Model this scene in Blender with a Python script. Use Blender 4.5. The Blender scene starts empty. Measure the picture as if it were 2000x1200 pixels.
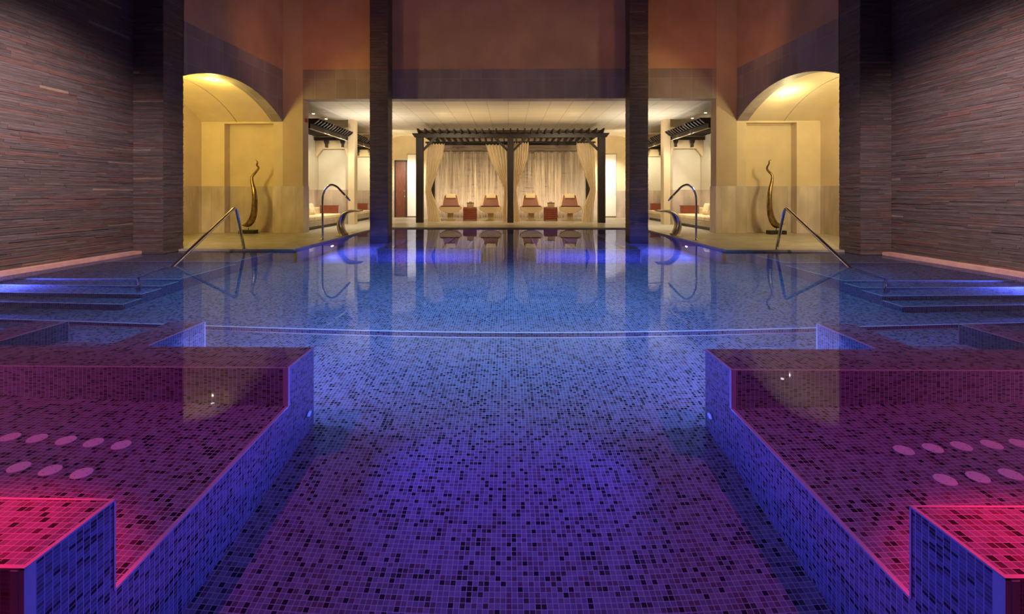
import bpy, bmesh, math, random
from mathutils import Vector, Matrix
random.seed(7)
S = bpy.context.scene
C = S.collection
PI = math.pi

# ------------------------------------------------------------------ camera
cd = bpy.data.cameras.new('camera'); cam = bpy.data.objects.new('camera', cd); C.objects.link(cam)
cam.location = (0, 0, 1.2)
cam.rotation_euler = (PI/2, 0, math.radians(0.73))
cd.sensor_fit = 'HORIZONTAL'; cd.sensor_width = 36; cd.lens = 36*950/2000
cd.shift_x = (1000-981)/2000; cd.shift_y = -(600-379)/2000
cd.clip_start = 0.02; cd.clip_end = 200
S.camera = cam

# ------------------------------------------------------------------ exposure, world
S.view_settings.view_transform = 'Standard'; S.view_settings.look = 'None'
S.view_settings.gamma = 1.0; S.view_settings.use_curve_mapping = False
S.view_settings.exposure = 0.0
w = bpy.data.worlds.new('world'); S.world = w; w.use_nodes = True
w.node_tree.nodes['Background'].inputs[0].default_value = (0.05, 0.03, 0.04, 1)
w.node_tree.nodes['Background'].inputs[1].default_value = 0.3

# ------------------------------------------------------------------ lights
WARM = (1, .74, .42); YEL = (1, .70, .22); BLUE = (.10, .16, 1.0); CYAN = (.16, .36, 1.0)
def light(name, kind, loc, power, color, target=None, size=.1, spot=60, blend=.6, size_y=None, caustic=False, spread=None):
    l = bpy.data.lights.new(name, kind); o = bpy.data.objects.new(name, l); C.objects.link(o)
    o.location = loc; l.energy = power; l.color = color
    if kind == 'AREA':
        l.shape = 'RECTANGLE' if size_y else 'DISK'; l.size = size
        if size_y: l.size_y = size_y
        if spread: l.spread = math.radians(spread)
    else:
        l.shadow_soft_size = size
    if kind == 'SPOT':
        l.spot_size = math.radians(spot); l.spot_blend = blend
    if target is not None:
        o.rotation_euler = (Vector(target)-Vector(loc)).to_track_quat('-Z', 'Y').to_euler()
    if caustic: l.cycles.is_caustics_light = True
    return o
for s in (-1, 1):
    # blue lamps under water, in the tiled walls of the pool, with added fill among them
    light('pool_lamp_or_fill', 'SPOT', (s*1.38, 3.74, -1.18), 190, (.07, .09, 1), (-s*1.5, 2.4, .9), size=0, spot=135, blend=1)
    light('pool_lamp_or_fill', 'AREA', (s*7.28, 6.62, -.62), 45, BLUE, (3*s, 6.4, -.66), size=.14)
    light('drop_wall_fill', 'AREA', (s*1.75, 9.76, -1.72), 34, (.07, .10, 1), (s*1.75, 10.8, -1.0), size=1.9, size_y=.06)  # added hidden strip that brightens the bed block fronts
    light('far_blue_fill', 'SPOT', (s*1.9, 11.6, 7.1), 1500, (.08, .14, 1), (s*1.6, 12.0, 0), size=.15, spot=25, blend=1, caustic=True)  # unseen overhead spot added to turn the far pool bluer
    light('pool_lamp_or_fill', 'AREA', (s*4.44, 12.2, -1.0), 110, BLUE, (0, 12.0, -1.1), size=.14)
    light('pool_lamp_or_fill', 'AREA', (s*2.2, 3.92, -.5), 26, (.2, .3, 1), (s*1.5, 7.0, -1.3), size=.14)  # added fill without a fitting, lights the floor beyond the ledges
    # magenta lamp in the spa basin, under water
    light('spa_lamp_light', 'AREA', (s*5.4, 1.98, -.25), 22, (1, .10, .42), (s*2.6, 2.9, -.7), size=.16)
    # coloured ceiling spots: red over the near ends of the spas, violet and blue are unseen fill added over ledges and open water
    light('red_ceiling_spot', 'SPOT', (s*3.1, 2.5, 5.5), 3600, (1, .008, .05), (s*2.45, 1.6, 0), size=.10, spot=20, blend=.5, caustic=True)
    light('violet_fill_spot', 'SPOT', (s*3.6, 2.4, 6.6), 700, (1, .09, .42), (s*3.4, 3.0, 0), size=.15, spot=62, blend=1, caustic=True)
    light('blue_fill_spot', 'SPOT', (s*3.0, 7.2, 7.1), 2600, (.08, .47, 1), (s*2.6, 7.4, 0), size=.15, spot=62, blend=1, caustic=True)
    # unseen spots hung out of frame to brighten the stone walls
    light('wall_spot', 'SPOT', (s*4.4, 5.6, 4.4), 1800, (1, .76, .76), (s*7.5, 7.6, 1.5), size=.15, spot=74, blend=1)
    # amber up-lights on the high facade
    light('facade_light', 'SPOT', (s*5.0, 11.2, 3.9), 95, (1, .42, .14), (s*5.6, 14.4, 6.0), size=.2, spot=110, blend=1)
    light('facade_light', 'SPOT', (s*1.2, 9.5, 6.9), 35, (1, .40, .20), (s*1.2, 14.4, 5.0), size=.3, spot=90, blend=1)
light('blue_fill_spot', 'SPOT', (0, 5.2, 7.1), 3100, (.25, .50, 1), (0, 6.2, 0), size=.15, spot=44, blend=1, caustic=True)  # added blue fill for the middle of the pool floor
light('violet_fill_spot', 'SPOT', (0, 0.6, 7.1), 480, (.34, .20, 1), (0, 2.0, 0), size=.15, spot=50, blend=1, caustic=True)  # added violet fill for the near aisle floor
# unseen spot added for the hall's dim ambient light
light('hall_fill', 'SPOT', (0, 3.5, 7.2), 85, (1, .62, .45), (0, 9, 0), size=.5, spot=150, blend=1)
# alcoves: hidden spots added for the back walls, then weak lamps at the fittings
light('alcove_hidden_fill', 'SPOT', (-8.5, 10.4, 3.1), 230, (1, .80, .20), (-7.7, 14, 1.9), size=.35, spot=170, blend=.5)
light('alcove_hidden_fill', 'SPOT', (8.5, 10.4, 3.1), 230, (1, .88, .45), (7.7, 14, 1.7), size=.35, spot=170, blend=.5)
light('alcove_lamp', 'POINT', (-7.42, 12.1, 3.85), 30, (1, .78, .2), size=0)
light('alcove_lamp', 'POINT', (7.46, 13.0, 3.6), 30, (1, .86, .45), size=0)
# rear room
for s in (-1, 1):
    for y in (16.3, 17.7, 20.4):
        light('lounge_downlight', 'SPOT', (s*5.6, y, 3.93), 430, (1, .90, .72), (s*6.2, y, 0), size=.05, spot=72, blend=.9)
    for y in (17.0, 20.9):
        light('recess_light', 'SPOT', (s*6.7, y, 3.05), 95, (1, .88, .64), (s*6.7, y+1.7, 1.7), size=.06, spot=100, blend=.9)
    light('lounge_ceiling_fill', 'SPOT', (s*5.1, 17.6, 2.2), 170, (1, .92, .78), (s*5.1, 17.6, 4.0), size=.2, spot=165, blend=.9)  # invisible spot added in mid-air to whiten the ceiling sides
    light('door_light', 'SPOT', (s*4.9, 22.0, 3.6), 520, (1, .93, .82), (s*4.9, 24.0, .7), size=.08, spot=80, blend=.8)
    light('side_wall_light', 'SPOT', (s*5.4, 20.6, 3.0), 200, (1, .84, .50), (s*5.0, 24.0, 3.2), size=.15, spot=120, blend=.9)
    light('pergola_light', 'AREA', (s*1.85, 23.35, .25), 75, (1, .80, .56), (s*1.85, 23.9, 3), size=3.2, size_y=.1)
    light('pergola_light', 'SPOT', (s*1.8, 20.9, 3.3), 250, (1, .74, .44), (s*1.8, 21.6, 0), size=.15, spot=130, blend=.9)
    light('canopy_front_fill', 'SPOT', (s*2.4, 16.4, 3.9), 330, (1, .80, .52), (s*1.9, 20.2, 1.5), size=.1, spot=95, blend=.9)  # unseen spot added to brighten the front drapes
    light('ceiling_fill', 'SPOT', (s*1.6, 16.8, 1.9), 100, (1, .70, .32), (s*1.6, 17.2, 4), size=.3, spot=165, blend=.9)  # invisible upward spot added to warm the ceiling centre

# ------------------------------------------------------------------ helpers
def mat(name): 
    m = bpy.data.materials.new(name); m.use_nodes = True
    return m, m.node_tree.nodes, m.node_tree.links, m.node_tree.nodes['Principled BSDF']
def simple(name, col, rough=.6, metal=0, noise=0, nscale=8, bump=0, bscale=60, stretch=(1,1,1), emit=None, emits=0, spec=.5):
    m, N, L, b = mat(name)
    b.inputs['Base Color'].default_value = (*col, 1); b.inputs['Roughness'].default_value = rough
    b.inputs['Metallic'].default_value = metal; b.inputs['Specular IOR Level'].default_value = spec
    g = N.new('ShaderNodeNewGeometry'); mp = N.new('ShaderNodeMapping'); mp.inputs['Scale'].default_value = stretch
    L.new(g.outputs['Position'], mp.inputs['Vector'])
    if noise:
        n = N.new('ShaderNodeTexNoise'); n.inputs['Scale'].default_value = nscale; n.inputs['Detail'].default_value = 5
        L.new(mp.outputs[0], n.inputs['Vector'])
        r = N.new('ShaderNodeValToRGB'); r.color_ramp.elements[0].position = .3; r.color_ramp.elements[1].position = .7
        r.color_ramp.elements[0].color = (*[c*(1-noise) for c in col], 1)
        r.color_ramp.elements[1].color = (*[min(1, c*(1+noise)) for c in col], 1)
        L.new(n.outputs[0], r.inputs[0]); L.new(r.outputs[0], b.inputs['Base Color'])
    if bump:
        n2 = N.new('ShaderNodeTexNoise'); n2.inputs['Scale'].default_value = bscale; n2.inputs['Detail'].default_value = 4
        L.new(mp.outputs[0], n2.inputs['Vector'])
        bp = N.new('ShaderNodeBump'); bp.inputs['Strength'].default_value = bump; bp.inputs['Distance'].default_value = .01
        L.new(n2.outputs[0], bp.inputs['Height']); L.new(bp.outputs[0], b.inputs['Normal'])
    if emit:
        b.inputs['Emission Color'].default_value = (*emit, 1); b.inputs['Emission Strength'].default_value = emits
    return m
def math_node(N, L, op, a, b=None):
    n = N.new('ShaderNodeMath'); n.operation = op
    for i, v in enumerate((a, b)):
        if v is None: continue
        if isinstance(v, (int, float)): n.inputs[i].default_value = v
        else: L.new(v, n.inputs[i])
    return n.outputs[0]
def grid_material(name, pitch, groutw, cols, grout, rough, offset=(0,0,0), bumpd=.0015, noise=0.0, big=None):
    """square tiles laid in world space on whichever faces the surface has; cols = [(pos, colour), ...]"""
    m, N, L, b = mat(name)
    g = N.new('ShaderNodeNewGeometry')
    p = N.new('ShaderNodeVectorMath'); p.operation = 'ADD'; p.inputs[1].default_value = (100.0011+offset[0], 100.0013+offset[1], 100.0017+offset[2])
    L.new(g.outputs['Position'], p.inputs[0])
    sc = N.new('ShaderNodeVectorMath'); sc.operation = 'DIVIDE'; sc.inputs[1].default_value = pitch
    L.new(p.outputs[0], sc.inputs[0])
    na = N.new('ShaderNodeVectorMath'); na.operation = 'ABSOLUTE'; L.new(g.outputs['True Normal'], na.inputs[0])
    s3 = N.new('ShaderNodeSeparateXYZ'); L.new(sc.outputs[0], s3.inputs[0])
    n3 = N.new('ShaderNodeSeparateXYZ'); L.new(na.outputs[0], n3.inputs[0])
    edges = []; cells = []
    for i in range(3):
        face = math_node(N, L, 'GREATER_THAN', n3.outputs[i], .6)
        keep = math_node(N, L, 'SUBTRACT', 1, face)
        fr = math_node(N, L, 'FRACT', s3.outputs[i]); ce = math_node(N, L, 'FLOOR', s3.outputs[i])
        d = math_node(N, L, 'ABSOLUTE', math_node(N, L, 'SUBTRACT', fr, .5))      # .5 at the joint
        e = math_node(N, L, 'GREATER_THAN', d, .5-groutw/pitch[i]/2)
        edges.append(math_node(N, L, 'MULTIPLY', e, keep)); cells.append(math_node(N, L, 'MULTIPLY', ce, keep))
    ed = math_node(N, L, 'MAXIMUM', math_node(N, L, 'MAXIMUM', edges[0], edges[1]), edges[2])
    cv = N.new('ShaderNodeCombineXYZ')
    for i in range(3): L.new(cells[i], cv.inputs[i])
    wn = N.new('ShaderNodeTexWhiteNoise'); wn.noise_dimensions = '3D'; L.new(cv.outputs[0], wn.inputs['Vector'])
    r = N.new('ShaderNodeValToRGB'); cr = r.color_ramp; cr.interpolation = 'CONSTANT'
    cr.elements[0].position = 0; cr.elements[0].color = (*cols[0][1], 1)
    cr.elements[1].position = cols[1][0]; cr.elements[1].color = (*cols[1][1], 1)
    for ps, c in cols[2:]:
        e = cr.elements.new(ps); e.color = (*c, 1)
    L.new(wn.outputs['Value'], r.inputs[0])
    col = r.outputs[0]
    if noise:
        n = N.new('ShaderNodeTexNoise'); n.inputs['Scale'].default_value = 3; n.inputs['Detail'].default_value = 6
        mp = N.new('ShaderNodeMapping'); mp.inputs['Scale'].default_value = (1, 1, .35); L.new(g.outputs['Position'], mp.inputs[0]); L.new(mp.outputs[0], n.inputs['Vector'])
        hv = N.new('ShaderNodeMix'); hv.data_type = 'RGBA'; hv.blend_type = 'MULTIPLY'
        hv.inputs[0].default_value = 1
        rr = N.new('ShaderNodeMapRange'); rr.inputs[1].default_value = .3; rr.inputs[2].default_value = .7; rr.inputs[3].default_value = 1-noise; rr.inputs[4].default_value = 1+noise*.3
        L.new(n.outputs[0], rr.inputs[0]); L.new(col, hv.inputs[6]); L.new(rr.outputs[0], hv.inputs[7]); col = hv.outputs[2]
    mx = N.new('ShaderNodeMix'); mx.data_type = 'RGBA'; L.new(ed, mx.inputs[0]); L.new(col, mx.inputs[6]); mx.inputs[7].default_value = (*grout, 1)
    L.new(mx.outputs[2], b.inputs['Base Color']); b.inputs['Roughness'].default_value = rough
    if bumpd:
        bp = N.new('ShaderNodeBump'); bp.invert = True; bp.inputs['Strength'].default_value = .5; bp.inputs['Distance'].default_value = bumpd
        L.new(ed, bp.inputs['Height']); L.new(bp.outputs[0], b.inputs['Normal'])
    return m

M = {}
T = .0296
M['mosaic'] = grid_material('mosaic_tile', (T, T, T), .0034,
    [(0, (.012, .012, .022)), (.10, (.06, .045, .06)), (.17, (.16, .10, .15)), (.34, (.20, .19, .30)), (.62, (.26, .24, .36)), (.88, (.17, .16, .22))],
    (.52, .50, .66), .35)
M['trim'] = simple('pale_edge_tile', (.62, .56, .66), .35)
M['nosing'] = simple('white_edge_tile', (.92, .95, .98), .3)
M['deck'] = grid_material('deck_stone', (.6, .6, .6), .004, [(0, (.42, .37, .27)), (.3, (.45, .40, .30)), (.6, (.40, .35, .26))], (.32, .25, .15), .38, noise=.25)
M['dado'] = grid_material('dado_stone', (.42, .42, 1.43), .004, [(0, (.70, .57, .45)), (.3, (.76, .62, .49)), (.6, (.66, .53, .41))], (.36, .27, .17), .5, offset=(0, 0, -100.0017-.04+1.43*70), noise=.3)
M['band'] = grid_material('band_stone', (.62, .62, .60), .008, [(0, (.36, .29, .24)), (.3, (.39, .32, .26)), (.6, (.33, .27, .22))], (.52, .42, .32), .6, offset=(0, 0, -100.0017-4.02+.60*174+.0), noise=.2)
M['plaster'] = simple('cream_plaster', (.78, .62, .38), .8, noise=.06, nscale=2, bump=.1, bscale=40)
M['plaster_pier_dim'] = simple('dimmed_cream_plaster', (.60, .45, .27), .8, noise=.06, nscale=2)  # cream plaster darkened in colour so the pier looks less lit
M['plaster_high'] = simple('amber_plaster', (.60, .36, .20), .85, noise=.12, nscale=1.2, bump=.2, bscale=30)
M['white_wall'] = simple('white_plaster', (.80, .74, .60), .8, noise=.04, nscale=2)
M['ceiling'] = grid_material('ceiling_panel', (.66, .66, .66), .012, [(0, (.80, .74, .62)), (.3, (.82, .76, .64)), (.6, (.78, .72, .60))], (.40, .34, .26), .7, offset=(.33, .1, 0), bumpd=.003)
M['dark_ceiling'] = simple('dark_plaster', (.22, .15, .12), .9)
M['wood_dark'] = simple('dark_stained_wood', (.020, .012, .009), .5, noise=.4, nscale=6, stretch=(1, 1, 8), bump=.2)
M['wood_red'] = simple('red_brown_wood', (.25, .06, .03), .4, noise=.35, nscale=7, stretch=(1, 1, 10))
M['wood_door'] = simple('door_wood', (.16, .05, .03), .4, noise=.3, nscale=5, stretch=(6, 6, 1))
M['chrome'] = simple('polished_steel', (.78, .76, .74), .12, metal=1)
M['steel'] = simple('brushed_steel', (.60, .52, .40), .32, metal=1, noise=.15, nscale=4)
M['bronze'] = simple('aged_bronze', (.34, .22, .10), .30, metal=.9, noise=.45, nscale=9, bump=.3, bscale=25)
M['black'] = simple('black_base', (.02, .018, .016), .35)
M['cushion'] = simple('cream_cushion', (.72, .58, .34), .9, bump=.3, bscale=200)
M['pillow'] = simple('patterned_pillow', (.72, .56, .33), .9, noise=.28, nscale=22, bump=.2, bscale=150)
M['sofa_base'] = simple('sofa_stone_base', (.42, .33, .22), .6, noise=.15)
M['brown_seat'] = simple('brown_upholstery', (.20, .07, .04), .6, bump=.3, bscale=120)
M['shell'] = simple('cream_shell', (.74, .55, .32), .4)
M['stone_pale'] = simple('pale_stone_base', (.55, .38, .20), .5, noise=.15)
M['curtain'] = None
M['glow_white'] = simple('frosted_door_panel', (.92, .88, .80), .5)
M['jet'] = simple('pale_jet_plate', (.95, .90, .96), .3)
M['lamp_on'] = simple('lit_lamp', (1, .9, .7), .4, emit=(1, .85, .6), emits=14)
M['blue_on'] = simple('lit_blue_lens', (.3, .4, 1), .4, emit=(.15, .22, 1), emits=.5)
M['red_sign'] = simple('red_enamel', (.45, .05, .03), .4)
# curb stone with the red lamp glow put into its colour
M['curb'] = simple('red_tinted_curb', (.50, .28, .24), .45, noise=.15)
# stacked slate
def slate_mat():
    m, N, L, b = mat('stacked_slate')
    a = N.new('ShaderNodeVertexColor'); a.layer_name = 'Col'
    g = N.new('ShaderNodeNewGeometry'); mp = N.new('ShaderNodeMapping'); mp.inputs['Scale'].default_value = (5, 5, 60); L.new(g.outputs['Position'], mp.inputs[0])
    n = N.new('ShaderNodeTexNoise'); n.inputs['Scale'].default_value = 1; n.inputs['Detail'].default_value = 6; n.inputs['Roughness'].default_value = .7; L.new(mp.outputs[0], n.inputs['Vector'])
    rr = N.new('ShaderNodeMapRange'); rr.inputs[1].default_value = .25; rr.inputs[2].default_value = .75; rr.inputs[3].default_value = .45; rr.inputs[4].default_value = 1.5; L.new(n.outputs[0], rr.inputs[0])
    mx = N.new('ShaderNodeMix'); mx.data_type = 'RGBA'; mx.blend_type = 'MULTIPLY'; mx.inputs[0].default_value = 1
    L.new(a.outputs[0], mx.inputs[6]); L.new(rr.outputs[0], mx.inputs[7]); L.new(mx.outputs[2], b.inputs['Base Color'])
    bp = N.new('ShaderNodeBump'); bp.inputs['Strength'].default_value = .7; bp.inputs['Distance'].default_value = .012; L.new(n.outputs[0], bp.inputs['Height']); L.new(bp.outputs[0], b.inputs['Normal'])
    b.inputs['Roughness'].default_value = .55
    return m
M['slate'] = slate_mat()
def curtain_mat(name, alpha, col):
    m, N, L, b = mat(name); N.remove(b); out = N['Material Output']
    d = N.new('ShaderNodeBsdfDiffuse'); t = N.new('ShaderNodeBsdfTranslucent'); tr = N.new('ShaderNodeBsdfTransparent'); g = N.new('ShaderNodeNewGeometry'); mp = N.new('ShaderNodeMapping'); mp.inputs['Scale'].default_value = (11, 1, .35); n = N.new('ShaderNodeTexNoise'); n.inputs['Scale'].default_value = 1; n.inputs['Detail'].default_value = 5; n.inputs['Roughness'].default_value = .65
    L.new(g.outputs['Position'], mp.inputs[0]); L.new(mp.outputs[0], n.inputs['Vector']); mr = N.new('ShaderNodeMapRange'); mr.inputs[1].default_value = .36; mr.inputs[2].default_value = .64; mr.inputs[3].default_value = max(0, alpha-.34); mr.inputs[4].default_value = min(1, alpha+.34); L.new(n.outputs[0], mr.inputs[0])
    d.inputs[0].default_value = (*col, 1); t.inputs[0].default_value = (*col, 1)
    a = N.new('ShaderNodeMixShader'); a.inputs[0].default_value = .45; L.new(d.outputs[0], a.inputs[1]); L.new(t.outputs[0], a.inputs[2])
    c = N.new('ShaderNodeMixShader'); L.new(mr.outputs[0], c.inputs[0]); L.new(tr.outputs[0], c.inputs[1]); L.new(a.outputs[0], c.inputs[2]); L.new(c.outputs[0], out.inputs[0])
    return m
M['sheer'] = curtain_mat('sheer_voile', .42, (.92, .82, .64))
M['drape'] = curtain_mat('cream_drape', 1.2, (.90, .78, .55))
def water_mat():
    m, N, L, b = mat('pool_water'); N.remove(b); out = N['Material Output']
    # clear water; the mirror layer is a little weaker and cooler than bare Fresnel
    rf = N.new('ShaderNodeBsdfRefraction'); rf.inputs['IOR'].default_value = 1.333; rf.inputs['Roughness'].default_value = 0
    rf.inputs['Color'].default_value = (.96, .98, 1, 1)
    gl = N.new('ShaderNodeBsdfGlossy'); gl.inputs['Roughness'].default_value = .012; gl.inputs['Color'].default_value = (.56, .62, .90, 1)
    fr = N.new('ShaderNodeFresnel'); fr.inputs['IOR'].default_value = 1.16
    mx = N.new('ShaderNodeMixShader'); L.new(fr.outputs[0], mx.inputs[0]); L.new(rf.outputs[0], mx.inputs[1]); L.new(gl.outputs[0], mx.inputs[2])
    L.new(mx.outputs[0], out.inputs[0])
    return m
M['water'] = water_mat()

def bx(bm, x0, x1, y0, y1, z0, z1, rot=None):
    if x0 > x1: x0, x1 = x1, x0
    if y0 > y1: y0, y1 = y1, y0
    vs = [bm.verts.new((x, y, z)) for x in (x0, x1) for y in (y0, y1) for z in (z0, z1)]
    if rot is not None:
        c = Vector(((x0+x1)/2, (y0+y1)/2, (z0+z1)/2))
        for v in vs: v.co = c + rot @ (v.co-c)
    for f in ((0,1,3,2),(4,6,7,5),(0,4,5,1),(2,3,7,6),(0,2,6,4),(1,5,7,3)): bm.faces.new([vs[i] for i in f])
    return vs
def tube(bm, pts, rad, seg=14, closed_caps=True, sx=1, sy=1):
    pts = [Vector(p) for p in pts]; n = len(pts)
    rads = rad if isinstance(rad, (list, tuple)) else [rad]*n
    rings = []; up = None
    for i, p in enumerate(pts):
        t = (pts[min(i+1, n-1)]-pts[max(i-1, 0)]).normalized()
        if up is None:
            up = Vector((0, 1, 0)) if abs(t.y) < .9 else Vector((1, 0, 0))
        a = (up - t*up.dot(t)).normalized(); up = a; b = t.cross(a)
        rings.append([bm.verts.new(p + (a*math.cos(k*2*PI/seg)*sx + b*math.sin(k*2*PI/seg)*sy)*rads[i]) for k in range(seg)])
    for i in range(n-1):
        for k in range(seg):
            f = bm.faces.new((rings[i][k], rings[i][(k+1) % seg], rings[i+1][(k+1) % seg], rings[i+1][k])); f.smooth = True
    if closed_caps:
        bm.faces.new(list(reversed(rings[0]))); bm.faces.new(rings[-1])
def smooth_path(pts, k=6):
    """Catmull-Rom through tuples of any length"""
    out = []; n = len(pts)
    for i in range(n-1):
        p0, p1, p2, p3 = pts[max(i-1, 0)], pts[i], pts[i+1], pts[min(i+2, n-1)]
        for j in range(k):
            t = j/k
            out.append(tuple(.5*((2*b)+(-a+c)*t+(2*a-5*b+4*c-d)*t*t+(-a+3*b-3*c+d)*t**3) for a, b, c, d in zip(p0, p1, p2, p3)))
    out.append(tuple(pts[-1])); return out
def prism(bm, poly, axis, a, b):
    """extrude a closed 2D outline along an axis; poly in the remaining two axes in order"""
    def P(u, v, c): 
        return {'x': (c, u, v), 'y': (u, c, v), 'z': (u, v, c)}[axis]
    A = [bm.verts.new(P(u, v, a)) for u, v in poly]; B = [bm.verts.new(P(u, v, b)) for u, v in poly]
    n = len(poly)
    bm.faces.new(A); bm.faces.new(list(reversed(B)))
    for i in range(n): bm.faces.new((A[i], B[i], B[(i+1) % n], A[(i+1) % n]))
def cyl(bm, c, r, z0, z1, seg=24, r2=None):
    r2 = r if r2 is None else r2
    A = [bm.verts.new((c[0]+r*math.cos(k*2*PI/seg), c[1]+r*math.sin(k*2*PI/seg), z0)) for k in range(seg)]
    B = [bm.verts.new((c[0]+r2*math.cos(k*2*PI/seg), c[1]+r2*math.sin(k*2*PI/seg), z1)) for k in range(seg)]
    bm.faces.new(list(reversed(A))); bm.faces.new(B)
    for i in range(seg): bm.faces.new((A[i], A[(i+1) % seg], B[(i+1) % seg], B[i]))
def obj(name, bm, m, parent=None, bevel=0, fix=True, smooth=False, loc=None):
    if fix: bmesh.ops.recalc_face_normals(bm, faces=bm.faces[:])
    me = bpy.data.meshes.new(name); bm.to_mesh(me); bm.free()
    if smooth:
        for p in me.polygons: p.use_smooth = True
    me.materials.append(m); o = bpy.data.objects.new(name, me); C.objects.link(o)
    if loc: o.location = loc
    if parent is not None: o.parent = parent
    if bevel:
        md = o.modifiers.new('bevel', 'BEVEL'); md.width = bevel; md.segments = 2; md.limit_method = 'ANGLE'
    return o
def tag(o, label, cat, group=None, kind=None):
    if label: o['label'] = label
    if cat: o['category'] = cat
    if group: o['group'] = group
    if kind: o['kind'] = kind
    return o
def thing(name, label, cat, loc=(0, 0, 0), rz=0, group=None):
    o = bpy.data.objects.new(name, None); C.objects.link(o); o.location = loc; o.rotation_euler = (0, 0, rz)
    o.empty_display_size = .1
    return tag(o, label, cat, group)
def struct(name, bm, m, label=None, **k):
    o = obj(name, bm, m, **k); o['kind'] = 'structure'
    if label: o['label'] = label
    return o
def dup(root, loc, rz, label, scale=None):
    r = root.copy(); C.objects.link(r); r.location = loc; r.rotation_euler = (0, 0, rz); r['label'] = label
    if scale: r.scale = scale
    for ch in list(root.children):
        c = ch.copy(); C.objects.link(c); c.parent = r
        for g in list(ch.children):
            d = g.copy(); C.objects.link(d); d.parent = c
    return r
B = bmesh.new
SIDE = {-1: 'left', 1: 'right'}

# ------------------------------------------------------------------ pool basin
NF, FF, DF = -1.5, -1.354, -1.95     # near, middle and deep floor levels
b = B(); bx(b, -7.35, 7.35, -2.5, 5.62, NF-.2, NF); bx(b, -7.35, 7.35, 5.62, 9.72, NF-.2, FF); bx(b, -7.35, -4.5, 9.72, 10.12, NF-.2, FF); bx(b, 4.5, 7.35, 9.72, 10.12, NF-.2, FF)
struct('floor', b, M['mosaic'], 'blue and brown mosaic floor of the pool')
b = B(); bx(b, -4.5, 4.5, 9.73, 16.8, DF-.2, DF)
struct('floor', b, M['mosaic'], 'deep mosaic floor of the far pool')
for z, nm in ((FF, 0), (NF, 1)):
    b = B(); y = 5.62 - .004
    if nm == 0: bx(b, -7.34, 7.34, 5.612, 5.632, FF-.01, FF+.003)
    else: bx(b, -7.34, 7.34, 5.598, 5.618, NF, NF+.004)
    struct('trim_%d' % (nm+1), b, M['nosing'])
# walls of the basin under water
for s in (-1, 1):
    b = B(); bx(b, s*7.35, s*7.55, -2.5, 10.12, NF-.2, -.04)
    struct('wall_pool_%s' % SIDE[s], b, M['mosaic'])
b = B(); bx(b, -4.5, 4.5, 16.8, 17.0, DF-.2, -.04); struct('wall_pool_far', b, M['mosaic'])
for s in (-1, 1):
    b = B(); bx(b, s*4.5, s*4.7, 10.13, 17.0, DF-.2, -.04); bx(b, s*4.5, s*7.55, 10.12, 10.3, NF-.2, -.04)
    struct('wall_pool_inner_%s' % SIDE[s], b, M['mosaic'])
    b = B(); bx(b, s*4.5, s*4.7, 9.72, 10.12, DF-.2, NF-.2) ; bm_ = b
    struct('wall_pool_drop_%s' % SIDE[s], b, M['mosaic'])
b = B(); bx(b, -7.55, 7.55, -2.7, -2.5, NF-.2, .04); struct('wall_pool_near', b, M['mosaic'])

# water
b = B()
vs = [b.verts.new(p) for p in ((-7.349, -2.499, 0), (7.349, -2.499, 0), (7.349, 10.119, 0), (4.499, 10.119, 0), (4.499, 16.799, 0), (-4.499, 16.799, 0), (-4.499, 10.119, 0), (-7.349, 10.119, 0))]
f = b.faces.new(vs)
if f.normal.z < 0: f.normal_flip()
water = obj('pool_water', b, M['water'], fix=False)
for p in water.data.polygons: p.use_smooth = True
tag(water, 'still clear water filling the pool, mirroring the lit arches and canopy', 'water', kind='stuff')
water.cycles.is_caustics_caster = True

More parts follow.
